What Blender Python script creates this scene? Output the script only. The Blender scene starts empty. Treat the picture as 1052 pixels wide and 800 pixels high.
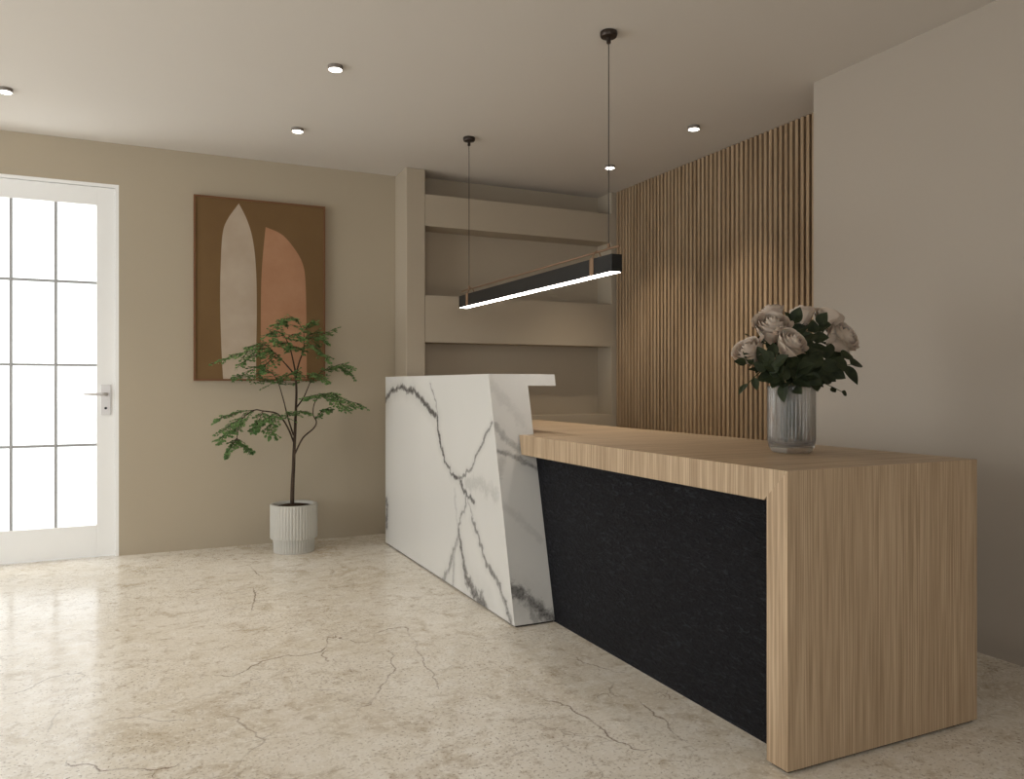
import bpy, math, random
import numpy as np
from mathutils import Vector, Matrix, noise

random.seed(7)
S = bpy.context.scene
COL = S.collection
PI = math.pi

# ------------------------------------------------------------------ camera
F_PX, CX, HY, CAM_H = 803.0, 526.0, 394.5, 1.15
YAW = math.atan(379 / 803)
cam = bpy.data.objects.new('camera', bpy.data.cameras.new('camera'))
COL.objects.link(cam)
cam.location = (0, 0, CAM_H)
cam.rotation_euler = (PI / 2, 0, -YAW)
cam.data.sensor_width = 36
cam.data.lens = F_PX / 1052 * 36
cam.data.shift_y = -5.5 / 1052
cam.data.clip_start = 0.02
S.camera = cam

# ------------------------------------------------------------------ world, exposure, lights
S.view_settings.view_transform = 'Standard'
S.view_settings.look = 'None'
S.view_settings.gamma = 1
S.view_settings.use_curve_mapping = False
S.view_settings.exposure = 0.0
SKY = 6.1
W = bpy.data.worlds.new('world')
S.world = W
W.use_nodes = True
W.node_tree.nodes['Background'].inputs[0].default_value = (0.985, 0.995, 1.0, 1)
# brighter sky on the window side, duller beyond the door
SKY_DOOR = 2.1
_n, _l = W.node_tree.nodes, W.node_tree.links
_tc = _n.new('ShaderNodeTexCoord'); _sx = _n.new('ShaderNodeSeparateXYZ'); _mr = _n.new('ShaderNodeMapRange')
_mr.interpolation_type = 'SMOOTHSTEP'
_mr.inputs['From Min'].default_value = .35; _mr.inputs['From Max'].default_value = .75
_mr.inputs['To Min'].default_value = SKY; _mr.inputs['To Max'].default_value = SKY_DOOR
_l.new(_tc.outputs['Generated'], _sx.inputs[0]); _l.new(_sx.outputs['Y'], _mr.inputs['Value'])
_l.new(_mr.outputs[0], _n['Background'].inputs[1])

RX0, RX1 = -3.6, 3.24          # room, left and right wall faces
RY0, RYB = -2.2, 5.86          # wall behind the viewer, back wall
H = 2.76
DX0, DX1, DZ = -1.16, -0.147, 2.484      # door opening
WY0, WY1, WZ0, WZ1 = 1.3, 5.4, 0.25, 2.45   # window in the left wall
BX0, BX1, BZ0, BZ1 = -2.4, 0.6, 0.7, 2.3        # unseen opening behind the viewer, added for fill light
SPOT_W, STRIP_W = 13.0, 22.0


def portal(name, loc, rot, sx, sy):
    l = bpy.data.lights.new(name, 'AREA')
    l.shape = 'RECTANGLE'; l.size = sx; l.size_y = sy
    l.cycles.is_portal = True
    o = bpy.data.objects.new(name, l); COL.objects.link(o)
    o.location = loc; o.rotation_euler = rot


portal('door_daylight_portal', ((DX0 + DX1) / 2, RYB + 0.25, DZ / 2), (-PI / 2, 0, 0), DX1 - DX0, DZ)
portal('window_daylight_portal', (RX0 - 0.25, (WY0 + WY1) / 2, (WZ0 + WZ1) / 2), (0, -PI / 2, 0), WZ1 - WZ0, WY1 - WY0)

portal('fill_window_daylight_portal', ((BX0 + BX1) / 2, RY0 - 0.25, (BZ0 + BZ1) / 2), (PI / 2, 0, 0), BX1 - BX0, BZ1 - BZ0)  # sky light through the added window behind the viewer
SPOTS = [(0.88, 3.96), (0.88, 5.03), (3.11, 3.93), (3.11, 4.90), (-0.68, 5.03),
         (-0.68, 3.96), (-0.68, 2.6), (0.88, 2.6)]
for i, (x, y) in enumerate(SPOTS):
    l = bpy.data.lights.new('downlight_beam', 'SPOT')
    l.energy = SPOT_W * (4.2 if x > 2 else 1.0); l.color = (1.0, 0.86, 0.68)
    l.spot_size = math.radians(78 if x > 2 else 92); l.spot_blend = 0.8; l.shadow_soft_size = 0.03
    o = bpy.data.objects.new('downlight_beam', l); COL.objects.link(o)
    o.location = (x, y, H - 0.03)

# ------------------------------------------------------------------ pixel geometry (only used to measure places)
_s, _c = math.sin(YAW), math.cos(YAW)


def ray(px, py):
    u = (px - CX) / F_PX; v = (HY - py) / F_PX
    return Vector((_s + u * _c, _c - u * _s, v))


def at_x(px, py, x):
    r = ray(px, py); return Vector((0, 0, CAM_H)) + r * (x / r.x)


def at_y(px, py, y):
    r = ray(px, py); return Vector((0, 0, CAM_H)) + r * (y / r.y)


def at_z(px, py, z):
    r = ray(px, py); return Vector((0, 0, CAM_H)) + r * ((z - CAM_H) / r.z)


# ------------------------------------------------------------------ mesh helpers
class MB:
    def __init__(self):
        self.v = []; self.f = []; self.m = []; self.mi = 0

    def add(self, verts, faces):
        n = len(self.v)
        self.v += [tuple(p) for p in verts]
        for f in faces:
            self.f.append([n + i for i in f]); self.m.append(self.mi)

    def box(self, x0, x1, y0, y1, z0, z1):
        v = [(x0, y0, z0), (x1, y0, z0), (x1, y1, z0), (x0, y1, z0), (x0, y0, z1), (x1, y0, z1), (x1, y1, z1), (x0, y1, z1)]
        self.add(v, [(0, 3, 2, 1), (4, 5, 6, 7), (0, 1, 5, 4), (1, 2, 6, 5), (2, 3, 7, 6), (3, 0, 4, 7)])
        return self

    def hexa(self, v8):
        self.add(v8, [(0, 3, 2, 1), (4, 5, 6, 7), (0, 1, 5, 4), (1, 2, 6, 5), (2, 3, 7, 6), (3, 0, 4, 7)])
        return self

    def lathe(self, prof, n=48, c=(0, 0, 0), flute=None):
        """prof: list of (r, z[, fluted amount])"""
        V = []; Fc = []
        for p in prof:
            r, z = p[0], p[1]; a_ = p[2] if len(p) > 2 else 0
            for k in range(n):
                t = 2 * PI * k / n
                rr = r
                if a_ and flute:
                    rr = r - a_ * (1 - abs(math.sin(flute * t / 2)))
                V.append((c[0] + rr * math.cos(t), c[1] + rr * math.sin(t), c[2] + z))
        m = len(prof)
        for i in range(m - 1):
            for k in range(n):
                k2 = (k + 1) % n
                Fc.append((i * n + k, i * n + k2, (i + 1) * n + k2, (i + 1) * n + k))
        if prof[0][0] > 1e-6: Fc.append(tuple(reversed(range(n))))
        if prof[-1][0] > 1e-6: Fc.append(tuple(range((m - 1) * n, m * n)))
        self.add(V, Fc); return self

    def tube(self, pts, rad, n=8):
        pts = [Vector(p) for p in pts]
        if not hasattr(rad, '__len__'): rad = [rad] * len(pts)
        V = []; Fc = []
        ref = None
        for i, p in enumerate(pts):
            t = (pts[min(i + 1, len(pts) - 1)] - pts[max(i - 1, 0)]).normalized()
            if ref is None:
                ref = t.cross(Vector((0, 0, 1)) if abs(t.z) < .9 else Vector((1, 0, 0))).normalized()
            ref = (ref - t * ref.dot(t)).normalized()
            b = t.cross(ref)
            for k in range(n):
                a = 2 * PI * k / n
                V.append(p + (ref * math.cos(a) + b * math.sin(a)) * rad[i])
        for i in range(len(pts) - 1):
            for k in range(n):
                k2 = (k + 1) % n
                Fc.append((i * n + k, i * n + k2, (i + 1) * n + k2, (i + 1) * n + k))
        Fc.append(tuple(reversed(range(n)))); Fc.append(tuple(range((len(pts) - 1) * n, len(pts) * n)))
        self.add(V, Fc); return self

    def build(self, name, mats, parent=None, smooth=False, bevel=0.0, base=None):
        me = bpy.data.meshes.new(name)
        off = Vector(base) if base else Vector((0, 0, 0))
        me.from_pydata([Vector(p) - off for p in self.v], [], self.f)
        for m in (mats if isinstance(mats, (list, tuple)) else [mats]):
            me.materials.append(m)
        me.polygons.foreach_set('material_index', self.m)
        if smooth: me.polygons.foreach_set('use_smooth', [True] * len(me.polygons))
        me.update()
        o = bpy.data.objects.new(name, me); COL.objects.link(o)
        if parent: o.parent = parent
        if base: o.location = off
        if bevel:
            b = o.modifiers.new('bevel', 'BEVEL'); b.width = bevel; b.segments = 2; b.limit_method = 'ANGLE'
        return o


def tag(o, label=None, cat=None, group=None, kind=None):
    if label: o['label'] = label
    if cat: o['category'] = cat
    if group: o['group'] = group
    if kind: o['kind'] = kind
    return o


def thing(name, label, cat, loc=(0, 0, 0), group=None, kind=None):
    o = bpy.data.objects.new(name, None); COL.objects.link(o)
    o.location = loc; o.empty_display_size = .1
    return tag(o, label, cat, group, kind)


def rel(parent):
    """shape given in room coordinates, stored relative to its parent"""
    return Matrix.Translation(-parent.location)


def part(mb, name, mat, parent, **k):
    o = mb.build(name, mat, None, **k)
    o.parent = parent
    p = parent; off = Vector((0, 0, 0))
    while p is not None:
        off += p.location; p = p.parent
    o.location = Vector(o.location) - off
    return o


# ------------------------------------------------------------------ material helpers
def srgb(r, g, b):
    f = lambda c: (c / 255 / 12.92) if c / 255 <= .04045 else ((c / 255 + .055) / 1.055) ** 2.4
    return (f(r), f(g), f(b), 1)


class Mat:
    def __init__(self, name, col=(.8, .8, .8, 1), rough=.5, spec=.5, metal=0.):
        self.m = bpy.data.materials.new(name); self.m.use_nodes = True
        self.t = self.m.node_tree; self.n = self.t.nodes; self.l = self.t.links
        self.p = self.n['Principled BSDF']
        self.set('Base Color', col); self.set('Roughness', rough); self.set('Specular IOR Level', spec); self.set('Metallic', metal)

    def set(self, k, v):
        if isinstance(v, bpy.types.NodeSocket): self.l.new(v, self.p.inputs[k])
        else: self.p.inputs[k].default_value = v

    def node(self, typ, ins=None, **props):
        n = self.n.new(typ)
        for k, v in props.items(): setattr(n, k, v)
        for k, v in (ins or {}).items():
            if isinstance(v, bpy.types.NodeSocket): self.l.new(v, n.inputs[k])
            else: n.inputs[k].default_value = v
        return n

    def coords(self, scale=(1, 1, 1)):
        g = self.node('ShaderNodeTexCoord')
        mp = self.node('ShaderNodeMapping', {'Vector': g.outputs['Object'], 'Scale': scale})
        return mp.outputs[0]

    def noise(self, vec, scale=5., detail=4., rough=.5, dist=0.):
        return self.node('ShaderNodeTexNoise', {'Vector': vec, 'Scale': scale, 'Detail': detail, 'Roughness': rough, 'Distortion': dist}).outputs['Fac']

    def ramp(self, fac, stops):
        r = self.node('ShaderNodeValToRGB', {'Fac': fac})
        e = r.color_ramp.elements
        while len(e) < len(stops): e.new(.5)
        for el, (p, c) in zip(e, stops):
            el.position = p; el.color = c if len(c) == 4 else (*c, 1)
        return r.outputs['Color']

    def mix(self, fac, a, b, mode='MIX'):
        n = self.node('ShaderNodeMix', data_type='RGBA', blend_type=mode)
        for k, v in ((0, fac), (6, a), (7, b)):
            if isinstance(v, bpy.types.NodeSocket): self.l.new(v, n.inputs[k])
            else: n.inputs[k].default_value = v
        return n.outputs[2]

    def math(self, op, a, b=0., c=0.):
        n = self.node('ShaderNodeMath', operation=op)
        for k, v in enumerate((a, b, c)):
            if isinstance(v, bpy.types.NodeSocket): self.l.new(v, n.inputs[k])
            else: n.inputs[k].default_value = v
        return n.outputs[0]

    def attr(self, name):
        return self.node('ShaderNodeAttribute', attribute_name=name).outputs['Fac']

    def bump(self, h, strength=.2, dist=.01):
        n = self.node('ShaderNodeBump', {'Height': h, 'Strength': strength, 'Distance': dist})
        self.set('Normal', n.outputs[0])

    def emit(self, col, s):
        self.set('Emission Color', col); self.set('Emission Strength', s); return self


def plaster(name, col, amt=.04):
    m = Mat(name, col, .85, .2)
    v = m.coords()
    n = m.noise(v, 1.3, 4)
    c2 = tuple(c * (1 - amt) for c in col[:3]) + (1,)
    m.set('Base Color', m.mix(n, col, c2))
    m.bump(m.noise(v, 220, 2), .04, .002)
    return m.m


M = {}
M['wall'] = plaster('beige_wall_paint', (.42, .355, .265, 1))
M['wall_right'] = plaster('taupe_wall_paint', (.42, .365, .305, 1))
M['ceiling'] = plaster('ceiling_paint', (.64, .595, .54, 1))
M['shelf'] = plaster('shelf_plaster', (.43, .365, .28, 1))


def wood(name, light, dark, sc, rough=.45, spec=.3):
    m = Mat(name, light, rough, spec)
    v = m.coords(sc)
    fine = m.noise(v, 1.0, 3, .6)
    wide = m.noise(m.coords(tuple(s * .14 for s in sc)), 1.0, 3, .5)
    k = m.math('ADD', m.math('MULTIPLY', fine, .78), m.math('MULTIPLY', wide, .22))
    c = m.ramp(k, [(.38, dark), (.5, tuple((a + b) / 2 for a, b in zip(light, dark))), (.60, light)])
    m.set('Base Color', c)
    m.bump(fine, .06, .002)
    return m.m


OAKL, OAKD = (.53, .395, .26, 1), (.30, .205, .122, 1)
M['oak_top'] = wood('oak_crossgrain', OAKL, OAKD, (3.0, 190, 3.0))
M['oak_end'] = wood('oak_upright_grain', (.555, .41, .27, 1), (.33, .226, .136, 1), (190, 190, 2.4))
M['slat'] = wood('walnut_slat', (.42, .30, .19, 1), (.29, .195, .115, 1), (40, 60, 1.8), .55, .2)
M['slat_back'] = Mat('slat_backing', (.045, .025, .011, 1), .8, .1).m

# marble slab, veins held in mesh attributes
m = Mat('white_marble', (.8, .8, .8, 1), .22, .4)
v = m.coords()
wob = m.noise(v, 20, 6, .7, .6)
d = m.math('ADD', m.attr('vein_distance'), m.math('MULTIPLY', m.math('SUBTRACT', wob, .5), 3.5))
mr = m.node('ShaderNodeMapRange', {'Value': d, 'From Min': .1, 'From Max': 1.5, 'To Min': 1., 'To Max': 0.}, interpolation_type='SMOOTHSTEP')
halo = m.node('ShaderNodeMapRange', {'Value': d, 'From Min': 0, 'From Max': 4.5, 'To Min': .16, 'To Max': 0.}, interpolation_type='SMOOTHSTEP')
grit = m.noise(v, 70, 3, .6)
vm = m.math('MULTIPLY', m.math('MAXIMUM', m.math('MULTIPLY', mr.outputs[0], m.math('ADD', grit, .52)), halo.outputs[0]), m.attr('vein_strength'))
cloud = m.noise(v, 1.8, 3)
base = m.mix(cloud, (.60, .585, .555, 1), (.66, .645, .615, 1))
vc = m.node('ShaderNodeClamp', {'Value': vm}).outputs[0]
m.set('Base Color', m.mix(vc, base, (.085, .08, .078, 1)))
M['marble'] = m.m

# stone floor
m = Mat('beige_stone_floor', (.6, .5, .4, 1), .2, .4)
v = m.coords()
warp = m.node('ShaderNodeTexNoise', {'Vector': v, 'Scale': 1.6, 'Detail': 4})
wv = m.node('ShaderNodeVectorMath', {0: warp.outputs['Color'], 1: (.4, .4, .4), 2: v}, operation='MULTIPLY_ADD').outputs[0]
mr_ = lambda f, a, b, lo, hi: m.node('ShaderNodeMapRange', {'Value': f, 'From Min': a, 'From Max': b, 'To Min': lo, 'To Max': hi}).outputs[0]
big = m.noise(wv, 1.3, 9, .68, .5)
c = m.ramp(big, [(.30, (.58, .50, .39, 1)), (.42, (.70, .635, .53, 1)), (.53, (.755, .70, .61, 1)), (.68, (.83, .785, .71, 1))])
str_ = m.noise(m.coords((2.2, 5.0, 1)), 2.6, 8, .66, .8)
c = m.mix(mr_(str_, .52, .66, 0, .6), c, (.82, .78, .71, 1))
c = m.mix(mr_(m.noise(wv, 5.5, 8, .66, .5), .54, .68, 0, .6), c, (.46, .37, .255, 1))
c = m.mix(mr_(m.noise(v, 13, 6, .68, .4), .51, .62, 0, .6), c, (.83, .79, .725, 1))
c = m.mix(mr_(m.noise(v, 17, 6, .68, .4), .54, .66, 0, .6), c, (.43, .35, .25, 1))
sp = m.noise(v, 88, 3, .55)
spg = mr_(m.noise(v, 1.4, 4, .6), .40, .60, .35, 1.0)
c = m.mix(m.math('MULTIPLY', mr_(sp, .57, .66, 0, .8), spg), c, (.25, .19, .13, 1))
sp2 = m.noise(v, 66, 3, .55)
c = m.mix(mr_(sp2, .57, .67, 0, .6), c, (.90, .87, .81, 1))
# hairline veins
def hair(scale, w, seedv, dk):
    sv = m.node('ShaderNodeVectorMath', {0: wv, 1: seedv}, operation='ADD').outputs[0]
    n = m.noise(sv, scale, 7, .62, .9)
    a = m.math('ABSOLUTE', m.math('SUBTRACT', n, .5))
    msk = m.node('ShaderNodeMapRange', {'Value': a, 'From Min': 0, 'From Max': w, 'To Min': dk, 'To Max': 0}).outputs[0]
    gate = m.node('ShaderNodeMapRange', {'Value': m.noise(sv, 2.3, 2), 'From Min': .48, 'From Max': .62, 'To Min': 0, 'To Max': 1}).outputs[0]
    return m.math('MULTIPLY', msk, gate)
c = m.mix(hair(1.1, .006, (3, 7, 0), .5), c, (.22, .15, .10, 1))
c = m.mix(hair(2.4, .008, (11, 2, 0), .35), c, (.28, .20, .13, 1))
dd = m.math('ABSOLUTE', m.math('ADD', m.attr('vein_side'), m.math('MULTIPLY', m.math('SUBTRACT', m.noise(v, 26, 5, .7), .5), 7.0)))
cr = m.node('ShaderNodeMapRange', {'Value': dd, 'From Min': .1, 'From Max': 1.2, 'To Min': .9, 'To Max': 0.}).outputs[0]
gate_ = m.math('MULTIPLY', mr_(m.attr('vein_distance'), 8.0, 10.0, 1, 0), mr_(m.noise(v, 7, 3), .38, .55, .25, 1))
c = m.mix(m.math('MULTIPLY', m.math('MULTIPLY', cr, gate_), m.attr('vein_strength')), c, (.17, .115, .075, 1))
m.set('Base Color', c)
m.set('Roughness', m.math('ADD', m.math('MULTIPLY', m.noise(v, 9, 5, .6), .10), .12))
m.bump(m.math('ADD', m.math('MULTIPLY', sp, .5), str_), .03, .004)
M['floor'] = m.m

# black chiselled front panel
m = Mat('black_textured_laminate', (.013, .0135, .016, 1), .6, .22)
hgt = m.noise(m.coords((1, 11, 42)), 1.7, 6, .62, 1.4)
m.set('Base Color', m.ramp(hgt, [(.38, (.005, .0053, .008, 1)), (.56, (.0105, .011, .015, 1)), (.68, (.036, .038, .047, 1))]))
m.bump(hgt, 1.0, .03)
M['black_panel'] = m.m

M['plinth'] = Mat('dark_plinth', (.03, .02, .014, 1), .7, .2).m
M['door_white'] = Mat('white_door_paint', (.84, .83, .81, 1), .4, .35).m
M['muntin'] = Mat('grey_glazing_bar', (.36, .36, .355, 1), .5, .3).m
M['steel'] = Mat('satin_nickel', (.62, .595, .58, 1), .42, .5, .45).m
M['dark'] = Mat('keyhole_dark', (.01, .01, .01, 1), .6).m

m = Mat('clear_glazing')
mx = m.node('ShaderNodeMixShader', {0: .06, 1: m.node('ShaderNodeBsdfTransparent', {'Color': (.97, .98, .98, 1)}).outputs[0],
                                    2: m.node('ShaderNodeBsdfGlossy', {'Roughness': .03}).outputs[0]})
m.l.new(mx.outputs[0], m.n['Material Output'].inputs[0])
M['glass'] = m.m

m = Mat('lamp_black', (.012, .011, .010, 1), .5, .35)
M['lamp_black'] = m.m
M['bronze'] = Mat('dark_bronze', (.045, .032, .025, 1), .4, .5, .6).m
M['copper'] = Mat('brushed_copper', (.24, .145, .085, 1), .5, .4, .25).m
M['cable'] = Mat('dark_cable', (.06, .05, .042, 1), .6, .2).m
M['strip'] = Mat('lit_strip_diffuser', (.9, .9, .9, 1), .5).emit((1, .95, .88, 1), STRIP_W).m
M['lamp_rim'] = Mat('downlight_rim', (.22, .19, .165, 1), .5, .3).m
M['lamp_face'] = Mat('lit_downlight_face', (.9, .9, .9, 1), .5).emit((1, .95, .87, 1), 8.0).m

m = Mat('fluted_ceramic', (.47, .45, .405, 1), .6, .3)
m.bump(m.noise(m.coords(), 90, 3), .04, .002)
M['ceramic'] = m.m
m = Mat('potting_soil', (.04, .025, .016, 1), .95, .05)
n_ = m.noise(m.coords(), 90, 5, .7)
m.set('Base Color', m.ramp(n_, [(.35, (.018, .011, .007, 1)), (.65, (.085, .055, .035, 1))]))
m.bump(n_, .8, .02)
M['soil'] = m.m
m = Mat('dark_bark', (.05, .032, .022, 1), .85, .15)
n_ = m.noise(m.coords((60, 60, 12)), 1., 4, .6)
m.set('Base Color', m.ramp(n_, [(.3, (.022, .014, .010, 1)), (.7, (.085, .06, .042, 1))]))
m.bump(n_, .4, .004)
M['bark'] = m.m


def leafmat(name, a, b, rough=.5, trans=.15):
    m = Mat(name, a, rough, .3)
    n = m.noise(m.coords(), 28, 3)
    m.set('Base Color', m.ramp(n, [(.35, a), (.65, b)]))
    return m.m


M['leaf'] = leafmat('fresh_green_leaflet', (.055, .125, .035, 1), (.15, .25, .08, 1))
M['rose_leaf'] = leafmat('dark_rose_leaf', (.012, .018, .006, 1), (.028, .036, .012, 1), .65)
M['rose_stem'] = Mat('green_stem', (.03, .05, .018, 1), .6, .2).m
m = Mat('ivory_petal', (.58, .475, .385, 1), .6, .2)
m.set('Subsurface Weight', .12); m.set('Subsurface Radius', (.02, .01, .006))
M['petal'] = m.m

m = Mat('frosted_ribbed_glass', (.72, .70, .67, 1), .10, .5)
m.set('Transmission Weight', .90); m.set('IOR', 1.35)
M['vase'] = m.m

m = Mat('canvas_brown', (.135, .078, .034, 1), .8, .15)
n_ = m.noise(m.coords((1, 1, 1)), 2.5, 4)
m.set('Base Color', m.ramp(n_, [(.3, (.15, .087, .037, 1)), (.7, (.175, .105, .046, 1))]))
M['canvas'] = m.m
m = Mat('canvas_cream', (.5, .38, .28, 1), .8, .15)
n_ = m.noise(m.coords(), 6, 5)
m.set('Base Color', m.ramp(n_, [(.3, (.40, .315, .235, 1)), (.7, (.45, .365, .28, 1))]))
M['cream'] = m.m
m = Mat('canvas_terracotta', (.4, .2, .1, 1), .8, .15)
n_ = m.noise(m.coords(), 5, 6, .6)
m.set('Base Color', m.ramp(n_, [(.3, (.35, .175, .094, 1)), (.7, (.41, .222, .128, 1))]))
M['terra'] = m.m
M['frame_wood'] = Mat('brown_frame', (.16, .07, .028, 1), .5, .3).m


# ------------------------------------------------------------------ distance fields for stone veins
def seg_field(P, lines):
    """P (n,2). lines: list of (points, width, strength). distance in widths, strength of the nearest"""
    best = np.full(len(P), 99.0); st = np.zeros(len(P)); side = np.full(len(P), 99.0)
    for pts, w, s in lines:
        pts = [np.array(p, float) for p in pts]
        n = len(pts) - 1
        for i in range(n):
            a, b = pts[i], pts[i + 1]
            ab = b - a
            t = np.clip(((P - a) @ ab) / max(ab @ ab, 1e-12), 0, 1)
            d = np.linalg.norm(P - (a + t[:, None] * ab), axis=1)
            ww = w if not hasattr(w, '__len__') else (w[0] + (w[1] - w[0]) * (i + t) / n)
            q = d / ww
            k = q < best
            sg = np.sign(ab[0] * (P[:, 1] - a[1]) - ab[1] * (P[:, 0] - a[0]))
            best[k] = q[k]; st[k] = s; side[k] = (q * sg)[k]
    seg_field.side = side
    return best, st


def jag(pts, amp, n=4):
    out = []
    for i in range(len(pts) - 1):
        a, b = Vector(pts[i]), Vector(pts[i + 1])
        for k in range(n):
            p = a.lerp(b, k / n)
            if i + k: p += Vector((random.uniform(-amp, amp), random.uniform(-amp, amp)))
            out.append(tuple(p))
    out.append(tuple(pts[-1])); return out


def set_attr(o, name, arr):
    at = o.data.attributes.new(name, 'FLOAT', 'POINT')
    at.data.foreach_set('value', np.asarray(arr, dtype=np.float32))


# ------------------------------------------------------------------ setting
def struct(mb, name, mat, **k):
    o = mb.build(name, mat, **k); o['kind'] = 'structure'; return o


# floor: fine grid so that the long cracks can be laid in it
gx = np.linspace(RX0 - .2, 3.95, 300); gy = np.linspace(RY0 - .2, RYB + .2, 360)
mb = MB()
nx, ny = len(gx), len(gy)
mb.v = [(x, y, 0.0) for y in gy for x in gx]
mb.f = [[j * nx + i, j * nx + i + 1, (j + 1) * nx + i + 1, (j + 1) * nx + i] for j in range(ny - 1) for i in range(nx - 1)]
nb = len(mb.f); mb.m = [0] * nb
mb.box(RX0 - .2, 3.95, RY0 - .2, RYB + .2, -.12, -.002)
floor = struct(mb, 'floor', M['floor'])
CR = [([(480, 283), (520, 278), (560, 255), (600, 238), (650, 238), (700, 228), (712, 198), (740, 200), (765, 210), (800, 212), (812, 190), (845, 180), (880, 178)], 1.0),
      ([(880, 178), (900, 220), (930, 270), (945, 305)], .55), ([(0, 325), (50, 318), (90, 295), (150, 275), (185, 280)], .6),
      ([(180, 285), (150, 310), (130, 355), (105, 400)], .35), ([(150, 475), (200, 478), (240, 487), (280, 480), (330, 490), (370, 480)], .9),
      ([(770, 362), (800, 340), (825, 305), (850, 270), (845, 230)], .6), ([(545, 140), (555, 115), (548, 95)], .8), ([(540, 45), (560, 65)], .7),
      ([(700, 230), (705, 250)], .6), ([(750, 240), (760, 270)], .5), ([(890, 460), (930, 450), (975, 432)], .8),
      ([(240, 378), (300, 373), (380, 378)], .45), ([(520, 470), (560, 430), (600, 400)], .4), ([(500, 370), (540, 395), (570, 420)], .5)]
CR = [(pts, s, 2.104, 0, 560) for pts, s in CR]
for pts, s in (([(60, 110), (160, 165), (250, 200), (330, 220)], .6), ([(30, 350), (140, 390), (240, 460), (330, 530), (420, 570)], .75),
               ([(450, 370), (520, 430), (610, 520)], .7), ([(510, 310), (560, 325), (600, 340)], .5), ([(240, 330), (300, 310), (310, 270)], .45),
               ([(640, 640), (660, 636), (690, 640)], .7), ([(100, 560), (200, 600), (250, 690)], .4)):
    CR.append((pts, s, 4.383, 560, 640))
lines = []
for pts, s, k_, ox_, oy_ in CR:
    w = [at_z(ox_ + x / k_, oy_ + y / k_, 0) for x, y in pts]
    lines.append((jag([(p.x, p.y) for p in w], .014, 4), .0045, min(1, s * 1.2)))
P = np.array([(q[0], q[1]) for q in mb.v])
dist, st = seg_field(P, lines)
set_attr(floor, 'vein_side', seg_field.side); set_attr(floor, 'vein_distance', dist); set_attr(floor, 'vein_strength', st)

struct(MB().box(RX0 - .2, 3.95, RY0 - .2, RYB + .2, H, H + .15), 'ceiling', M['ceiling'])
T = .2
mb = MB()
mb.box(RX0 - T, DX0, RYB, RYB + T, 0, H); mb.box(DX1, 3.95, RYB, RYB + T, 0, H); mb.box(DX0, DX1, RYB, RYB + T, DZ, H)
struct(mb, 'wall_back', M['wall'])
mb = MB()
mb.box(RX0 - T, RX0, RY0 - T, WY0, 0, H); mb.box(RX0 - T, RX0, WY1, RYB, 0, H)
mb.box(RX0 - T, RX0, WY0, WY1, 0, WZ0); mb.box(RX0 - T, RX0, WY0, WY1, WZ1, H)
struct(mb, 'wall_left', M['wall'])
mb = MB()
mb.box(RX1, 3.95, RY0 - T, 3.09, 0, H); mb.box(3.635, 3.95, 3.09, RYB, 0, H)
struct(mb, 'wall_right', M['wall_right'])
mb = MB()
mb.box(RX0, BX0, RY0 - T, RY0, 0, H); mb.box(BX1, RX1, RY0 - T, RY0, 0, H)
mb.box(BX0, BX1, RY0 - T, RY0, 0, BZ0); mb.box(BX0, BX1, RY0 - T, RY0, BZ1, H)
struct(mb, 'wall_front', M['wall_right'])
win = thing('fill_window', 'wide white framed window added behind the viewer for fill light', 'window', ((BX0 + BX1) / 2, RY0 - .1, BZ0), kind='structure')  # added out of view to brighten the counter end and door face
mb = MB(); f_ = .06
mb.box(BX0, BX0 + f_, RY0 - .14, RY0 - .04, BZ0, BZ1); mb.box(BX1 - f_, BX1, RY0 - .14, RY0 - .04, BZ0, BZ1)
mb.box(BX0 + f_, BX1 - f_, RY0 - .14, RY0 - .04, BZ0, BZ0 + f_); mb.box(BX0 + f_, BX1 - f_, RY0 - .14, RY0 - .04, BZ1 - f_, BZ1)
part(mb, 'window_frame', M['door_white'], win)
part(MB().box(BX0 + f_, BX1 - f_, RY0 - .095, RY0 - .089, BZ0 + f_, BZ1 - f_), 'window_pane', M['glass'], win)

# window in the left wall (outside the frame; its daylight is what lights the room)
win = thing('window_1', 'tall wide white framed window in the left wall', 'window', (RX0 - .1, (WY0 + WY1) / 2, WZ0), kind='structure')
mb = MB(); f_ = .06
mb.box(RX0 - .14, RX0 - .04, WY0, WY0 + f_, WZ0, WZ1); mb.box(RX0 - .14, RX0 - .04, WY1 - f_, WY1, WZ0, WZ1)
mb.box(RX0 - .14, RX0 - .04, WY0 + f_, WY1 - f_, WZ0, WZ0 + f_); mb.box(RX0 - .14, RX0 - .04, WY0 + f_, WY1 - f_, WZ1 - f_, WZ1)
ym = (WY0 + WY1) / 2
mb.box(RX0 - .13, RX0 - .05, ym - .03, ym + .03, WZ0 + f_, WZ1 - f_)
part(mb, 'window_frame', M['door_white'], win)
part(MB().box(RX0 - .095, RX0 - .089, WY0 + f_, WY1 - f_, WZ0 + f_, WZ1 - f_), 'window_pane', M['glass'], win)

# glazed door
door = thing('door_1', 'white glazed door with grey glazing bars and nickel lever handle', 'door', ((DX0 + DX1) / 2, RYB, 0), kind='structure')
JY0, JY1 = RYB + .004, RYB + .12
mb = MB()
mb.box(DX0, DX0 + .022, JY0, JY1, 0, DZ); mb.box(DX1 - .022, DX1, JY0, JY1, 0, DZ); mb.box(DX0 + .022, DX1 - .022, JY0, JY1, DZ - .022, DZ)
part(mb, 'door_frame', M['door_white'], door)
GX0, GX1, GZ0, GZ1 = -1.02, -.280, .213, 2.34
lx0, lx1, lz1 = DX0 + .024, DX1 - .024, DZ - .024
mb = MB(); y0, y1 = RYB + .018, RYB + .062
mb.box(lx0, GX0, y0, y1, .006, lz1); mb.box(GX1, lx1, y0, y1, .006, lz1)
mb.box(GX0, GX1, y0, y1, .006, GZ0); mb.box(GX0, GX1, y0, y1, GZ1, lz1)
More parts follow.
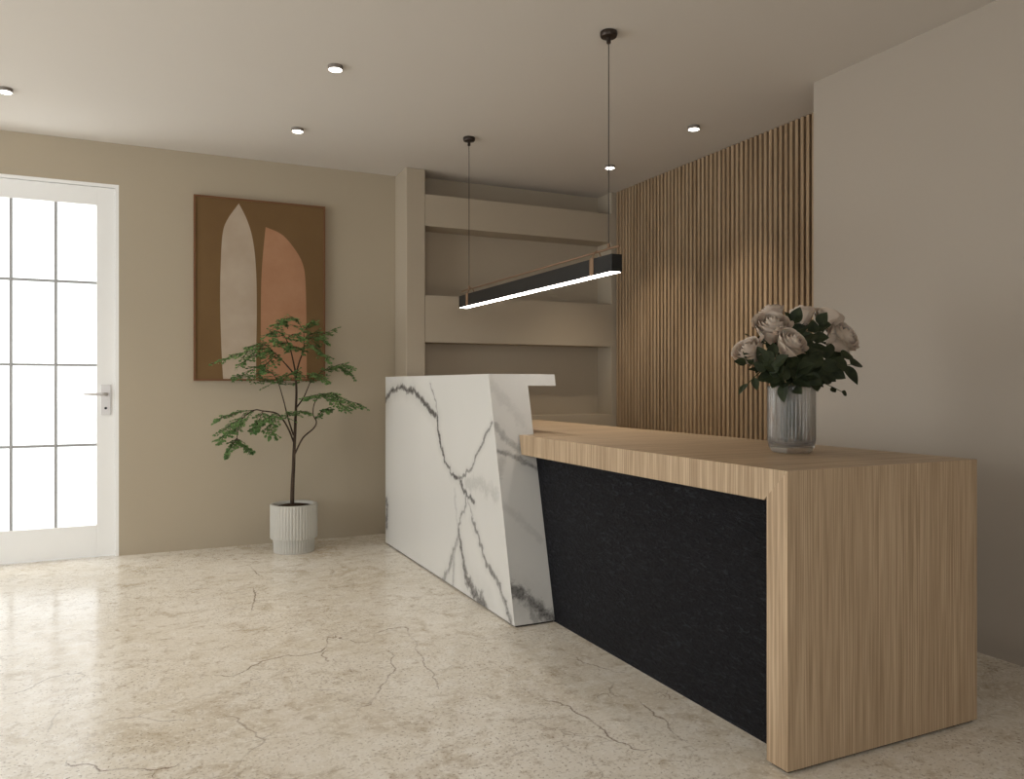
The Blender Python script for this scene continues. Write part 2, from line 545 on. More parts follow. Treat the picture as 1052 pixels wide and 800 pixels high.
part(mb, 'door_leaf', M['door_white'], door, bevel=.002)
mb = MB(); b_ = .0078
for x in (-.765, -.516): mb.box(x - b_, x + b_, y0 + .008, y0 + .034, GZ0, GZ1)
for z in (.747, 1.276, 1.824): mb.box(GX0, GX1, y0 + .010, y0 + .032, z - b_, z + b_)
part(mb, 'glazing_bars', M['muntin'], door)
part(MB().box(GX0, GX1, y0 + .019, y0 + .023, GZ0, GZ1), 'glass_pane', M['glass'], door)
mb = MB().box(-.254, -.195, y0 - .009, y0, .945, 1.147)
hd = part(mb, 'door_handle', M['steel'], door, bevel=.002)
mb = MB()
mb.tube([(-.222, y0 - .009, 1.083), (-.222, y0 - .05, 1.083)], .011, 14)
mb.tube([(-.214, y0 - .05, 1.083), (-.25, y0 - .052, 1.083), (-.30, y0 - .052, 1.083), (-.352, y0 - .05, 1.084)], [.0105, .0105, .0095, .0085], 14)
part(mb, 'lever', M['steel'], hd, smooth=True)
mb = MB().lathe([(.008, 0), (.008, .002)], 16)
kh = MB(); kh.tube([(-.225, y0 - .0085, .990), (-.225, y0 - .0115, .990)], .0085, 16)
part(kh, 'keyhole', M['dark'], hd)

# built-in shelving with open niches
YF, YN = 5.575, 5.80
UX0, UX1 = 1.765, 3.633
NX0, NX1 = 1.913, 3.555
sh = thing('built_in_shelving', 'beige plastered wall shelving with wide open niches behind the counter', 'shelving', ((UX0 + UX1) / 2, YF, 0))
part(MB().box(UX0, NX0, YF, RYB - .002, 0, H - .001), 'column', M['shelf'], sh, bevel=.006)
part(MB().box(NX1, UX1, YF, RYB - .002, 0, H - .001), 'column', M['shelf'], sh)
part(MB().box(NX0, NX1, YN, RYB - .002, 0, H - .001), 'back_panel', M['shelf'], sh)
for z0, z1 in ((2.338, 2.575), (1.466, 1.817), (0, .897)):
    part(MB().box(NX0, NX1, YF, YN, z0, z1), 'shelf_band', M['shelf'], sh)

# slatted panel in the right-hand recess
sl = thing('slatted_wall_panel', 'tall brown wooden slat panel covering the right wall recess', 'wall panel', (3.61, 4.33, 0))
part(MB().box(3.612, 3.634, 3.095, YF - .003, .002, H - .002), 'backing_board', M['slat_back'], sl)
mb = MB(); y = 3.10
while y + .024 < YF - .004:
    mb.box(3.585, 3.6118, y, y + .024, .003, H - .003); y += .044
part(mb, 'slats', M['slat'], sl)

# ------------------------------------------------------------------ marble reception desk
MX0, MX1, MXS = 1.585, 1.800, 1.963
MZ0, MZ1, MZS = .009, 1.202, 1.142
MYF = 5.50
K = (3.636 - 3.326) / 1.202
ny_ = lambda z: 3.326 + K * z
desk = thing('marble_reception_desk', 'white marble desk with dark grey veins, slanted end and thin overhanging top', 'reception desk', (1.75, 4.45, 0))
V = []; Fc = []


def grid(us, vs, fn):
    n0 = len(V)
    for b in vs:
        for a in us: V.append(fn(a, b))
    k = len(us)
    for j in range(len(vs) - 1):
        for i in range(k - 1):
            Fc.append((n0 + j * k + i, n0 + j * k + i + 1, n0 + (j + 1) * k + i + 1, n0 + (j + 1) * k + i))
    return n0, len(V)


zs = np.linspace(MZ0, MZ1, 190)
fr = grid(np.linspace(0, 1, 340), zs, lambda a, z: (MX0, MYF + (ny_(z) - MYF) * a, z))
en = grid(np.linspace(MX0, MX1, 40), zs, lambda x, z: (x, ny_(z), z))
en2 = grid(np.linspace(MX1, MXS, 24), np.linspace(MZS, MZ1, 10), lambda x, z: (x, ny_(z), z))
n0 = len(V)


def quad(*p):
    k = len(V); V.extend(p); Fc.append(tuple(range(k, k + 4)))


quad((MX0, ny_(MZ1), MZ1), (MXS, ny_(MZ1), MZ1), (MXS, MYF, MZ1), (MX0, MYF, MZ1))
quad((MXS, ny_(MZS), MZS), (MXS, MYF, MZS), (MXS, MYF, MZ1), (MXS, ny_(MZ1), MZ1))
quad((MX1, ny_(MZS), MZS), (MX1, MYF, MZS), (MXS, MYF, MZS), (MXS, ny_(MZS), MZS))
quad((MX1, ny_(MZ0), MZ0), (MX1, MYF, MZ0), (MX1, MYF, MZS), (MX1, ny_(MZS), MZS))
quad((MX0, ny_(MZ0), MZ0), (MX0, MYF, MZ0), (MX1, MYF, MZ0), (MX1, ny_(MZ0), MZ0))
quad((MX0, MYF, MZ0), (MX0, MYF, MZ1), (MX1, MYF, MZ1), (MX1, MYF, MZ0))
quad((MX1, MYF, MZS), (MX1, MYF, MZ1), (MXS, MYF, MZ1), (MXS, MYF, MZS))
mb = MB(); mb.add(V, Fc)
body = part(mb, 'marble_body', M['marble'], desk)
C6 = lambda p: (380 + p[0] / 2.6667, 360 + p[1] / 2.6667)
VF = [([(42, 137), (60, 112), (90, 102), (110, 110), (120, 108), (135, 125), (155, 150), (175, 170), (185, 180)], .017, .95),
      ([(185, 180), (187, 215), (195, 265), (205, 300), (222, 335), (240, 350)], (.013, .010), .95),
      ([(240, 350), (252, 360), (255, 380), (265, 395), (285, 415)], .011, .85),
      ([(165, 90), (172, 110), (180, 135), (186, 170)], .006, .6),
      ([(242, 350), (262, 340), (280, 315), (300, 270), (320, 225), (335, 197)], .008, .7),
      ([(265, 395), (262, 430), (248, 460), (243, 490), (240, 515)], .008, .6),
      ([(240, 515), (225, 560), (215, 600), (200, 632)], (.010, .016), .6),
      ([(243, 490), (250, 540), (258, 590), (268, 630), (285, 668), (312, 698)], (.012, .034), .85),
      ([(242, 500), (232, 560), (228, 620), (226, 650)], .012, .4),
      ([(280, 455), (290, 490), (302, 525), (320, 585), (345, 625), (365, 668), (386, 745)], (.010, .015), .75),
      ([(265, 395), (275, 430), (283, 460)], .007, .4), ([(345, 625), (370, 700), (388, 735)], .010, .5),
      ([(45, 410), (48, 440), (46, 480)], .022, .85),
      ([(265, 365), (300, 362), (320, 380), (345, 392)], .030, .22), ([(232, 380), (236, 430), (240, 480)], .008, .25)]
VE = [([(345, 205), (362, 228), (390, 258), (440, 282)], .018, .42), ([(350, 275), (390, 288), (430, 308), (458, 325)], .014, .6),
      ([(338, 360), (350, 335), (362, 300)], .03, .22), ([(388, 655), (430, 680), (470, 712), (505, 738)], .036, .8),
      ([(430, 680), (455, 745)], .02, .5), ([(370, 430), (420, 470), (470, 520)], .02, .14), ([(330, 90), (380, 150), (420, 200)], .03, .14)]
A = np.array(V)
dist = np.full(len(V), 99.); st = np.zeros(len(V))
L2 = []
for pts, w, s in VF:
    q = [at_x(*C6(p), MX0) for p in pts]; w = tuple(1.3 * e for e in w) if hasattr(w, '__len__') else 1.3 * w
    L2.append((jag([(p.y, p.z) for p in q], .010), w, s))
a_, b_ = seg_field(A[fr[0]:fr[1]][:, 1:3], L2); dist[fr[0]:fr[1]] = a_; st[fr[0]:fr[1]] = b_


def at_end(px, py):
    r = ray(px, py); y0 = 3.326
    t = (y0 + K * CAM_H) / (r.y - K * r.z)
    return Vector((0, 0, CAM_H)) + r * t


L2 = []
for pts, w, s in VE:
    q = [at_end(*C6(p)) for p in pts]
    L2.append((jag([(p.x, p.z) for p in q], .004), w, s))
a_, b_ = seg_field(A[en[0]:en2[1]][:, [0, 2]], L2); dist[en[0]:en2[1]] = a_; st[en[0]:en2[1]] = b_
set_attr(body, 'vein_distance', dist); set_attr(body, 'vein_strength', st)
z0, z1 = 0, MZ0
part(MB().hexa([(MX0 + .012, ny_(0) + .012, z0), (MX1 - .004, ny_(0) + .012, z0), (MX1 - .004, MYF - .01, z0), (MX0 + .012, MYF - .01, z0),
                (MX0 + .012, ny_(0) + .012, z1), (MX1 - .004, ny_(0) + .012, z1), (MX1 - .004, MYF - .01, z1), (MX0 + .012, MYF - .01, z1)]), 'plinth', M['plinth'], desk)

# ------------------------------------------------------------------ oak counter
OX0, OX1, OY0, OZ0, OZ1 = 1.713, 2.569, 1.732, .797, .894
ct = thing('oak_reception_counter', 'long pale oak waterfall counter with a black textured front panel', 'counter', (2.14, 3.3, 0))
e0, e1 = ny_(OZ0) - .012, ny_(OZ1) - .012
mb = MB()
# plan outline: front edge stops at the marble's slanted end, the back part runs on behind the marble;
# worktop and end panel meet in a mitre
TH = OZ1 - OZ0
lo = [(OX0, OY0 + TH), (OX1, OY0 + TH), (OX1, 5.0), (MX1 + .004, 5.0), (MX1 + .004, e0), (OX0, e0)]
hi = [(OX0, OY0), (OX1, OY0), (OX1, 5.0), (MX1 + .004, 5.0), (MX1 + .004, e1), (OX0, e1)]
mb.add([(x, y, OZ0) for x, y in lo] + [(x, y, OZ1) for x, y in hi],
       [(5, 4, 3, 2, 1, 0), (6, 7, 8, 9, 10, 11)] + [(i, (i + 1) % 6, 6 + (i + 1) % 6, 6 + i) for i in range(6)])
part(mb, 'worktop', M['oak_top'], ct)
mb = MB(); g_ = .0002
mb.hexa([(OX0, OY0, .009), (OX1, OY0, .009), (OX1, OY0 + .085, .009), (OX0, OY0 + .085, .009),
         (OX0, OY0, OZ1 - g_), (OX1, OY0, OZ1 - g_), (OX1, OY0 + .085, OZ1 - .085 - g_), (OX0, OY0 + .085, OZ1 - .085 - g_)])
part(mb, 'end_panel', M['oak_end'], ct)
part(MB().box(OX0 + .01, OX1 - .01, OY0 + .01, OY0 + .075, 0, .009), 'plinth', M['plinth'], ct)
part(MB().box(MX1 + .003, MX1 + .025, OY0 + .085, 4.99, 0, OZ0), 'front_panel', M['black_panel'], ct)['label'] = 'black textured front panel'
part(MB().box(MX1 + .03, OX1, 4.93, 4.99, 0, OZ0), 'far_support', M['oak_end'], ct)

# ------------------------------------------------------------------ wall painting
ax0, ax1, az0, az1 = .316, 1.218, 1.174, 2.461
PYF = RYB - .042
pt = thing('abstract_painting', 'brown framed abstract painting with cream and terracotta arched shapes', 'painting', ((ax0 + ax1) / 2, RYB - .02, az0))
mb = MB(); t_ = .012
mb.box(ax0, ax0 + t_, PYF - .004, RYB - .001, az0, az1); mb.box(ax1 - t_, ax1, PYF - .004, RYB - .001, az0, az1)
mb.box(ax0 + t_, ax1 - t_, PYF - .004, RYB - .001, az0, az0 + t_); mb.box(ax0 + t_, ax1 - t_, PYF - .004, RYB - .001, az1 - t_, az1)
part(mb, 'frame', M['frame_wood'], pt)
mb = MB(); mb.box(ax0 + t_, ax1 - t_, PYF + .004, RYB - .002, az0 + t_, az1 - t_)
C2 = lambda p: at_y(180 + p[0] / 3.636, 180 + p[1] / 3.636, PYF)


def smooth_poly(pts, n=6):
    out = []
    for i in range(len(pts) - 1):
        p0 = Vector(pts[max(i - 1, 0)]); p1 = Vector(pts[i]); p2 = Vector(pts[i + 1]); p3 = Vector(pts[min(i + 2, len(pts) - 1)])
        for k in range(n):
            t = k / n
            out.append(.5 * ((2 * p1) + (p2 - p0) * t + (2 * p0 - 5 * p1 + 4 * p2 - p3) * t * t + (3 * p1 - p0 - 3 * p2 + p3) * t ** 3))
    out.append(Vector(pts[-1])); return out


def shape(left, right, mi, y):
    w = [C2(p) for p in smooth_poly(left)] + [C2(p) for p in smooth_poly(right)][1:]
    mb.mi = mi
    zb = az0 + t_ + .001
    v = [(p.x, y, max(p.z, zb)) for p in w]
    n = len(v); cx_ = sum(q[0] for q in v) / n; cz_ = sum(q[2] for q in v) / n
    mb.add(v + [(cx_, y, cz_)], [((i + 1) % n, i, n) for i in range(n)])


shape([(180, 775), (173, 650), (168, 480), (170, 340), (177, 220), (195, 165), (238, 105)],
      [(238, 105), (268, 165), (290, 240), (302, 350), (305, 500), (303, 640), (302, 775)], 1, PYF + .0035)
shape([(322, 775), (320, 600), (321, 430), (326, 320), (338, 193)],
      [(338, 193), (400, 222), (450, 280), (478, 335), (487, 400), (490, 520), (492, 775)], 2, PYF + .0035)
part(mb, 'canvas', [M['canvas'], M['cream'], M['terra']], pt)

# ------------------------------------------------------------------ linear pendant lamp
LX0, LX1, LZ0, LZ1 = 1.897, 1.953, 1.655, 1.735
LY0, LY1 = 2.975, 4.845
lxm = (LX0 + LX1) / 2
lamp = thing('linear_pendant_lamp', 'long black linear pendant lamp hung on two thin cables over the counter', 'pendant lamp', (lxm, (LY0 + LY1) / 2, LZ0))
mb = MB()
mb.box(LX0, LX1, LY0, LY1, LZ0 + .001, LZ1)
part(mb, 'housing', M['lamp_black'], lamp, bevel=.0015)
part(MB().box(LX0 + .003, LX1 - .003, LY0 + .008, LY1 - .008, LZ0 - .0005, LZ0 + .001), 'light_strip', M['strip'], lamp)
RODZ = 1.768
part(MB().tube([(lxm, LY0 - .02, RODZ), (lxm, LY1 + .01, RODZ)], .005, 10), 'rod', M['copper'], lamp, smooth=True)
for y in (3.145, 4.70):
    mb = MB(); w_ = .017; g = .003
    mb.box(LX0 - g, LX0 - .0003, y - w_, y + w_, LZ0 + .002, LZ1 + g); mb.box(LX1 + .0003, LX1 + g, y - w_, y + w_, LZ0 + .002, LZ1 + g)
    mb.box(LX0, LX1, y - w_, y + w_, LZ1 + .0003, LZ1 + g)
    mb.tube([(LX0 + .002, y, LZ1 + g), (lxm - .012, y, RODZ - .002), (lxm, y, RODZ + .006), (lxm + .012, y, RODZ - .002), (LX1 - .002, y, LZ1 + g)], .0035, 8)
    part(mb, 'strap', M['copper'], lamp)['label'] = 'copper strap'
for y in (3.043, 4.735):
    cp = MB().lathe([(.020, -.026), (.036, -.024), (.039, -.016), (.039, -.003), (.037, 0)], 32, (lxm, y, H - .0005))
    co = part(cp, 'canopy', M['bronze'], lamp)
    part(MB().lathe([(.006, -.056), (.010, -.052), (.010, -.026)], 20, (lxm, y, H)), 'cord_grip', M['bronze'], co)
    part(MB().tube([(lxm, y, RODZ + .004), (lxm, y, H - .054)], .0024, 8), 'cable', M['cable'], lamp)
    part(MB().lathe([(.004, .004), (.008, .006), (.008, .02), (.003, .026)], 14, (lxm, y, RODZ)), 'cable_clamp', M['copper'], lamp)

# ------------------------------------------------------------------ ceiling downlights
DL = [((.88, 3.96), 'lit round downlight on the ceiling, the one nearest the viewer left of the pendant'),
      ((.88, 5.03), 'lit round downlight on the ceiling above the painting'),
      ((3.11, 3.93), 'lit round downlight on the ceiling in front of the middle of the slatted wall'),
      ((3.11, 4.90), 'lit round downlight on the ceiling at the far corner beside the front pendant cable'),
      ((-.68, 5.03), 'lit round downlight on the ceiling above the glazed door')]
for (x, y), lab in DL:
    t = thing('ceiling_downlight', lab, 'ceiling light', (x, y, H - .02), 'round ceiling downlights')
    part(MB().lathe([(.034, 0), (.037, .003), (.037, .0195)], 32, (x, y, H - .02)), 'rim', M['lamp_rim'], t)
    part(MB().lathe([(.031, -.0015), (.033, 0)], 32, (x, y, H - .0201)), 'diffuser', M['lamp_face'], t)

# ------------------------------------------------------------------ potted tree
PC = Vector((.942, 5.525, 0))
tree = thing('potted_tree', 'slender green leafed tree in a white fluted pot below the painting', 'potted plant', PC)
NF = 46
mb = MB().lathe([(.135, .001), (.137, .003, .004), (.139, .090, .004), (.141, .094), (.156, .096), (.1585, .10, .004), (.1585, .318, .004), (.157, .326), (.150, .329), (.137, .326), (.132, .312), (.130, .20), (0.0001, .20)],
                NF * 8, PC, NF)
part(mb, 'pot', M['ceramic'], tree)
mb = MB(); prof = [(.131, .300), (.11, .312), (.07, .320), (.03, .324), (.0001, .325)]
mb.lathe([(.128, .21)] + prof, 40, PC)
part(mb, 'soil', M['soil'], tree, smooth=True)
TY = 5.50


def tp(px, py, dy=0.0): return at_y(px, py, TY + dy)


def spline(pts, n=6): return smooth_poly([tuple(p) for p in pts], n)


def limb(pts, r0, r1, name, par, n=8):
    s = spline(pts)
    k = len(s)
    return part(MB().tube(s, [r0 + (r1 - r0) * i / (k - 1) for i in range(k)], n), name, M['bark'], par, smooth=True)


trunk_pts = [PC + Vector((-.012, 0, .30)), tp(300.5, 500), tp(301.5, 480), tp(302, 465), tp(303, 445), tp(304, 420), tp(304.5, 400), tp(303.5, 384)]
trunk = limb(trunk_pts, .0145, .0062, 'trunk', tree, 10)


def leaflet(mb, p, direction, up, ln, wd):
    d = direction.normalized(); s = d.cross(up).normalized(); n = s.cross(d)
    q = [p, p + d * ln * .35 + s * wd + n * wd * .25, p + d * ln * .75 + s * wd * .75 + n * wd * .2, p + d * ln,
         p + d * ln * .75 - s * wd * .75 + n * wd * .2, p + d * ln * .35 - s * wd + n * wd * .25, p + d * ln * .5]
    mb.add(q, [(0, 1, 6), (1, 2, 6), (2, 3, 6), (3, 4, 6), (4, 5, 6), (5, 0, 6)])


def spray(lb, tb, pts, n_side, side_len, droop, leaf=.021):
    """a flat feathery spray: a twig, side twigs, leaflets in pairs along them"""
    s = spline(pts, 8)
    tb.tube(s, [.0024 - .0014 * i / len(s) for i in range(len(s))], 5)
    for k in range(n_side):
        f = (k + .6) / n_side
        i = min(int(f * (len(s) - 1)), len(s) - 2)
        p = s[i]; tdir = (s[i + 1] - s[i]).normalized()
        hz = tdir.cross(Vector((0, 0, 1)))
        if hz.length < .2: hz = Vector((random.uniform(-1, 1), random.uniform(-1, 1), 0))
        hz.normalize()
        sg = 1 if k % 2 else -1
        d = (hz * sg * random.uniform(.5, 1.1) + tdir * random.uniform(.5, 1.0) + Vector((0, 0, random.uniform(-.65, .25)))).normalized()
        L = side_len * random.uniform(.6, 1.15) * (1.0 - .45 * f)
        q = p.copy(); tw = [q.copy()]
        nl = max(3, int(L / .017))
        for j in range(nl):
            d = (d + Vector((random.uniform(-.12, .12), random.uniform(-.12, .12), random.uniform(-.12, .06) - droop))).normalized()
            q = q + d * (L / nl); tw.append(q.copy())
            for sd in (1, -1):
                if random.random() < .12: continue
                sdv = d.cross(Vector((0, 0, 1))).normalized() * sd
                ld = (sdv + d * .6 + Vector((0, 0, random.uniform(-.75, .25)))).normalized()
                up = Vector((random.uniform(-.7, .7), random.uniform(-1.0, .2), 1))
                z = random.uniform(.65, 1.15)
                leaflet(lb, q, ld, up, leaf * z, leaf * .40 * z)
        leaflet(lb, q, d, Vector((0, -.5, 1)), leaf, leaf * .40)
        tb.tube(tw, .0011, 4)


TREE = [
    # (branch pixel path with depth, [sprays])
    ([(302, 455, 0), (297, 442, 0), (290, 430, -.03), (283, 424, -.05), (270, 422, -.06), (262, 421, -.06), (252, 427, -.07), (246, 436, -.08), (243, 452, -.08)],
     [([(262, 421, -.06), (248, 423, -.02), (235, 426, .02), (222, 431, .04)], 12, .10, .02), ([(252, 428, -.07), (240, 434, -.1), (228, 442, -.14)], 9, .09, .05),
      ([(246, 438, -.08), (236, 443, -.12), (224, 452, -.14)], 11, .09, .06), ([(243, 450, -.08), (250, 457, -.1), (258, 462, -.1)], 8, .07, .05),
      ([(243, 450, -.08), (238, 458, -.12), (233, 465, -.12)], 8, .07, .1), ([(283, 424, -.05), (272, 431, -.1), (262, 437, -.12)], 10, .09, .04),
      ([(285, 426, -.05), (278, 437, -.12), (280, 446, -.16)], 8, .08, .05), ([(270, 422, -.06), (266, 432, -.12), (262, 440, -.14)], 8, .08, .04),
      ([(292, 430, -.02), (300, 424, -.06), (316, 422, -.08)], 9, .08, .03)]),
    ([(301.5, 447, 0), (296, 430, .02), (291, 410, .04), (286, 393, .06)],
     [([(286, 393, .06), (272, 390, .02), (256, 385, 0), (241, 387, -.02)], 13, .11, .02), ([(287, 395, .06), (280, 384, .02), (268, 377, 0), (258, 380, -.05)], 11, .10, .02),
      ([(287, 395, .06), (295, 386, .0), (306, 382, -.04)], 12, .11, .02)]),
    ([(303, 466, 0), (311, 450, -.02), (322, 440, -.05), (325, 433, -.06), (321.5, 425, -.06), (324, 412, -.06), (333, 404, -.07)],
     [([(328, 407, -.07), (340, 404, -.08), (356, 411, -.08), (371, 415, -.08)], 16, .11, .02), ([(333, 404, -.07), (343, 408, -.12), (352, 416, -.16), (360, 417, -.18)], 12, .10, .03),
      ([(324, 430, -.06), (332, 421, -.09), (338, 421, -.12)], 5, .06, .03), ([(333, 404, -.07), (322, 406, -.1), (314, 408, -.12)], 4, .06, .02)]),
    ([(305, 418, 0), (312, 408, .02), (318, 394, .05)],
     [([(318, 394, .05), (330, 382, .08), (345, 376, .1), (362, 384, .1)], 16, .11, .02), ([(319, 392, .05), (316, 384, 0), (328, 386, -.05), (336, 390, -.06)], 9, .08, .02),
      ([(336, 380, .1), (350, 374, .05), (360, 377, .0)], 9, .09, .02)]),
    ([(303.5, 386, 0), (297, 378, .02), (288, 368, .03), (279, 360, .03)],
     [([(284, 363, .03), (268, 358, .0), (250, 362, -.03), (223, 371, -.06)], 18, .11, .015), ([(279, 360, .03), (262, 365, -.04), (247, 374, -.08)], 10, .09, .02),
      ([(284, 364, .03), (276, 372, -.05), (268, 380, -.08)], 9, .09, .02), ([(280, 360, .03), (270, 353, .06), (255, 356, .08)], 8, .08, .01)]),
    ([(303.8, 384, 0), (301, 370, 0), (298, 358, -.02), (293, 346, -.02)],
     [([(293, 346, -.02), (285, 340, -.04), (276, 344, -.06)], 9, .09, .02), ([(294, 348, -.02), (302, 343, -.06), (310, 346, -.08)], 9, .08, .02),
      ([(296, 338, .0), (292, 331, .0), (284, 333, -.03)], 7, .08, .02), ([(297, 352, -.02), (290, 352, -.08), (283, 349, -.1)], 7, .07, .02)]),
    ([(304, 384, 0), (308, 370, .02), (312, 358, .03), (312, 340, .03)],
     [([(312, 342, .03), (306, 330, .02), (300, 327, 0), (288, 329, -.02)], 11, .09, .01), ([(312, 342, .03), (318, 333, .03), (322, 331, .02)], 7, .07, .02),
      ([(312, 350, .03), (322, 342, .05), (333, 342, .06), (344, 338, .06)], 12, .09, .01), ([(312, 356, .03), (320, 354, -.02), (330, 362, -.04), (337, 366, -.06)], 14, .10, .02),
      ([(311, 360, .03), (304, 356, -.04), (297, 357, -.06)], 8, .08, .02), ([(316, 348, .03), (326, 346, -.02), (335, 350, -.04)], 9, .08, .02)]),
]
for bp, sprays in TREE:
    br = limb([tp(*q) for q in bp], .0062, .0026, 'branch', tree, 7)
    for sp_, ns, sl_, dr in sprays:
        lb, tb = MB(), MB()
        spray(lb, tb, [tp(*q) for q in sp_], max(int(ns * 1.8), 20), sl_, dr)
        part(tb, 'twig', M['bark'], br)
        part(lb, 'leaf_spray', M['leaf'], br)

# ------------------------------------------------------------------ vase with white roses
VC = Vector((2.203, 2.208, OZ1))
vz = thing('ribbed_glass_vase', 'clear ribbed glass vase on the oak counter holding white roses', 'vase', VC)
mb = MB(); NR = 40
out = [(.066, .0005), (.074, .006), (.083, .024), (.0865, .048), (.087, .060, .0045), (.087, .225, .0045), (.0865, .244, .003), (.0855, .250)]
inn = [(.082, .250), (.0815, .235), (.0815, .06), (.077, .040), (.06, .026), (.0001, .024)]
mb.lathe(out + inn, NR * 8, VC, NR)
part(mb, 'vase_body', M['vase'], vz, smooth=True)


def vp(px, py, dy=0.0): return at_y(px, py, VC.y + dy)


def bloom(mb, R, Hh, seed):
    rnd = random.Random(seed)
    N = 34
    for i in range(N):
        t = i / (N - 1)
        phi0 = i * 2.39996 + rnd.uniform(-.2, .2)
        rad = R * (.12 + .80 * t ** .85)
        hh = Hh * (1.0 - .30 * t) * rnd.uniform(.94, 1.06)
        half = 1.25 - .45 * t
        curl = R * (.02 + .30 * t ** 2) * rnd.uniform(.7, 1.2)
        nu, nv = 9, 8
        Vv = []; Ff = []
        for b in range(nv):
            vv = b / (nv - 1)
            for a in range(nu):
                u = -1 + 2 * a / (nu - 1)
                wv_ = math.sin(min(1, vv * 1.25 + .12) * PI * .5)
                edge = 1 - .22 * (abs(u) ** 2.5) * vv
                r = rad * (.30 + .70 * math.sin(vv * PI * .62)) + curl * max(0, vv - .62) ** 1.5 * 4.2 + rnd.uniform(-.0006, .0006)
                r += .06 * R * u * (.3 + t)
                if t < .35: r *= 1 - .35 * max(0, vv - .5)
                ph = phi0 + u * half * wv_
                z = -Hh * .42 + (Hh * .42 + hh * .55) * vv * edge - curl * max(0, vv - .8) * 2.2
                Vv.append((r * math.cos(ph), r * math.sin(ph), z))
        for b in range(nv - 1):
            for a in range(nu - 1):
                Ff.append((b * nu + a, b * nu + a + 1, (b + 1) * nu + a + 1, (b + 1) * nu + a))
        mb.add(Vv, Ff)


def leaf_blade(mb, p, d, up, ln, wd, fold=.25, bend=.15):
    d = d.normalized(); s = d.cross(up).normalized(); n = s.cross(d)
    N = 7; V_ = []; F_ = []
    for i in range(N + 1):
        t = i / N
        w = wd * (math.sin(PI * t ** .8) ** .85 if 0 < t < 1 else 0.02)
        c_ = p + d * ln * t - n * bend * ln * t * t
        V_ += [c_ - s * w + n * w * fold, c_, c_ + s * w + n * w * fold]
    for i in range(N):
        for k in (0, 1): F_.append((i * 3 + k, i * 3 + k + 1, (i + 1) * 3 + k + 1, (i + 1) * 3 + k))
    mb.add(V_, F_)


ROSES = [  # px, py, depth, radius, tilt direction (x right, toward viewer), label
    (792, 339, -.02, .066, (-.35, -.55), 'large ivory rose at the upper left of the bouquet'),
    (793, 325, .08, .050, (-.3, .1), 'ivory rose at the top left, half hidden behind the large upper left rose'),
    (810, 355, -.10, .058, (.05, -.95), 'ivory rose at the centre front of the bouquet just above the vase'),
    (771, 363, -.03, .055, (-.9, -.25), 'ivory rose turned sideways at the far left of the bouquet'),
    (862, 349, -.03, .066, (.35, -1.1), 'large ivory rose at the far right of the bouquet'),
    (850, 329, .07, .052, (.4, .0), 'ivory rose at the top right behind the dark leaves'),
    (824, 325, .12, .048, (.0, .1), 'ivory rose at the top centre, farthest back in the bouquet')]
for i, (px, py, dy, R, (tx, ty), lab) in enumerate(ROSES):
    c = vp(px, py, dy)
    axis = Vector((tx * _c + 0 * _s, ty * 1.0 - tx * _s * .4, .8)).normalized()
    t = thing('rose', lab, 'rose', c, 'ivory roses in the vase')
    mb = MB(); bloom(mb, R, R * 1.75, 100 + i)
    q = Vector((0, 0, 1)).rotation_difference(axis).to_matrix()
    mb.v = [tuple(q @ Vector(p) + c) for p in mb.v]
    part(mb, 'bloom', M['petal'], t, smooth=True)
    base = c - axis * R * .72
    k = i * 2.4
    foot = VC + Vector((.035 * math.cos(k), .035 * math.sin(k), .032))
    mid = VC + Vector((.055 * math.cos(math.atan2(base.y - VC.y, base.x - VC.x)), .055 * math.sin(math.atan2(base.y - VC.y, base.x - VC.x)), .255))
    st_pts = spline([base + axis * .012, base - axis * .03, mid, (mid + foot) / 2, foot], 6)
    part(MB().tube(st_pts, .0032, 8), 'stem', M['rose_stem'], t, smooth=True)
    mb = MB()
    for j in range(5):
        a = j * 1.257
        side = q @ Vector((math.cos(a), math.sin(a), 0))
        leaf_blade(mb, base + axis * .006, side - axis * .25, axis, R * .62, R * .16)
    part(mb, 'sepals', M['rose_leaf'], t)
    for j in (1, 2):
        lv = MB()
        p = st_pts[4 + 3 * j - 2]
        a = k + j * 2.2
        dd_ = Vector((math.cos(a), math.sin(a), .15))
        for f in (-.7, 0, .7):
            dr = Matrix.Rotation(f, 3, 'Z') @ dd_
            leaf_blade(lv, p + dr * .012, dr, Vector((0, 0, 1)), .062, .021)
        part(lv, 'leaf', M['rose_leaf'], t)


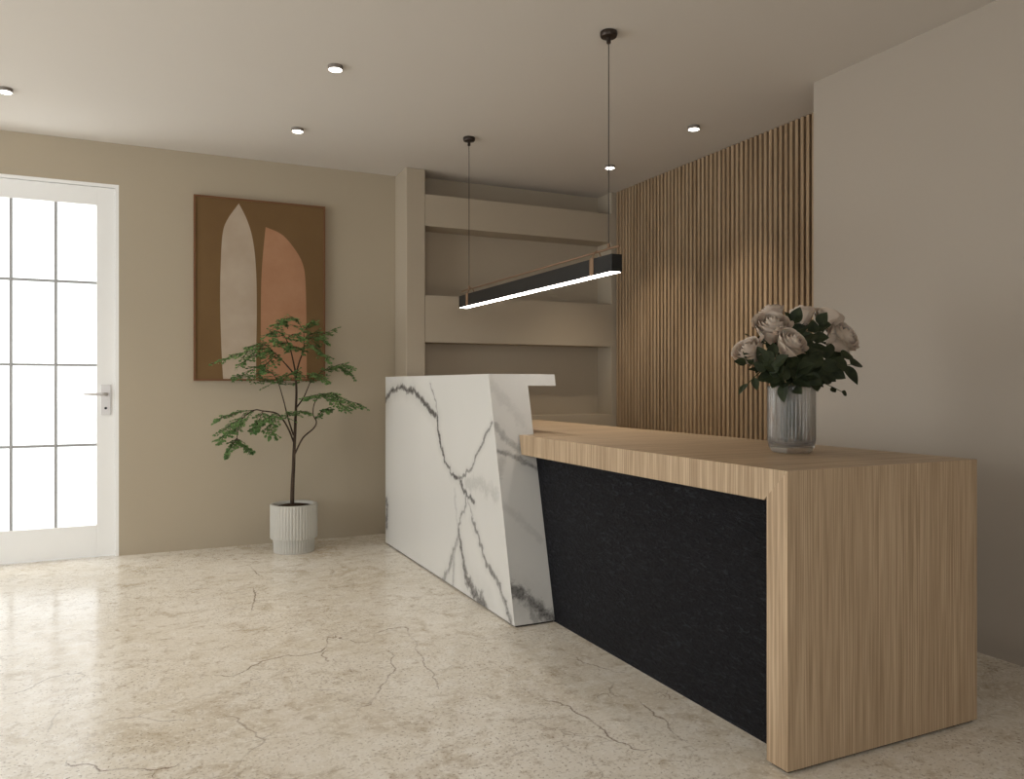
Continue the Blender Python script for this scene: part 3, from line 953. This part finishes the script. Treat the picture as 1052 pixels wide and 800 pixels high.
SPRIGS = [  # path in px with depth, blades: (fraction, side angle), leaf length, width, label
    ([(808, 400, 0), (800, 385, -.04), (785, 380, -.07), (766, 396, -.08)], 8, .052, .014, 'dark leafy sprig drooping at the lower left of the vase rim'),
    ([(808, 400, 0), (798, 378, -.03), (780, 374, -.06), (765, 372, -.07)], 7, .050, .014, 'dark leafy sprig spreading left below the sideways rose'),
    ([(815, 400, 0), (835, 386, -.04), (855, 378, -.06), (876, 374, -.06)], 9, .080, .028, 'broad dark leafy sprig spreading right under the far right rose'),
    ([(816, 400, 0), (838, 392, -.05), (852, 396, -.07), (866, 403, -.07)], 5, .034, .012, 'thin twig with small round leaves hanging at the lower right'),
    ([(812, 400, 0), (814, 380, -.05), (822, 365, -.06), (830, 352, -.05)], 9, .070, .028, 'dark leafy sprig right of the centre front rose'),
    ([(812, 400, 0), (812, 370, .02), (812, 345, .0), (816, 331, -.02)], 8, .066, .028, 'dark leafy sprig rising between the two top left roses and top centre'),
    ([(812, 400, 0), (826, 370, .0), (836, 345, -.01), (842, 333, -.03)], 9, .068, .027, 'dark leafy sprig in front of the top right rose'),
    ([(810, 400, 0), (800, 390, -.08), (792, 385, -.10), (786, 372, -.10)], 8, .064, .022, 'dark leafy sprig at the front left above the vase rim'),
    ([(812, 400, 0), (820, 392, -.08), (830, 385, -.10), (842, 388, -.10)], 9, .070, .024, 'dark leafy sprig at the front right above the vase rim'),
    ([(808, 400, 0), (795, 375, .05), (778, 352, .05), (771, 346, .04)], 6, .045, .016, 'small leafy sprig peeking out at the upper left edge of the bouquet'),
    ([(815, 400, 0), (832, 380, -.07), (846, 370, -.09), (866, 366, -.10)], 9, .075, .028, 'dense dark leafy sprig directly below the far right rose'),
    ([(812, 400, 0), (818, 385, -.10), (822, 374, -.12), (836, 364, -.12)], 9, .070, .028, 'dark leafy sprig between the centre front rose and the far right rose'),
    ([(809, 400, 0), (802, 388, -.10), (797, 378, -.12), (795, 366, -.11)], 8, .060, .024, 'dark leafy sprig below the large upper left rose')]
for i, (path, nb_, ll, lw, lab) in enumerate(SPRIGS):
    pts = [vp(*p) for p in path]
    t = thing('leafy_sprig', lab, 'foliage', pts[0], 'leafy sprigs in the vase')
    k = 1.0 + i * .63
    foot = VC + Vector((.05 * math.cos(k), .05 * math.sin(k), .035))
    s = spline([foot, (foot + pts[0]) / 2] + pts, 6)
    part(MB().tube(s, [.0028 - .0016 * j / len(s) for j in range(len(s))], 7), 'stem', M['rose_stem'], t, smooth=True)
    mb = MB(); rnd = random.Random(50 + i)
    st0 = 15
    for j in range(nb_):
        f = st0 + (len(s) - 2 - st0) * j / max(1, nb_ - 1)
        ii = int(f); p = s[ii]; td = (s[ii + 1] - s[ii]).normalized()
        view = Vector((-p.x, -p.y, .5)).normalized()
        sd = td.cross(view).normalized() * (1 if j % 2 else -1)
        d = (td * rnd.uniform(.4, .9) + sd * rnd.uniform(.5, 1.0) + view * rnd.uniform(-.2, .5))
        if j == nb_ - 1: d = td
        leaf_blade(mb, p, d, (view + Vector((rnd.uniform(-.6, .6), rnd.uniform(-.6, .6), rnd.uniform(-.2, .8)))), ll * rnd.uniform(.8, 1.15), lw * rnd.uniform(.85, 1.1))
    part(mb, 'leaves', M['rose_leaf'], t)
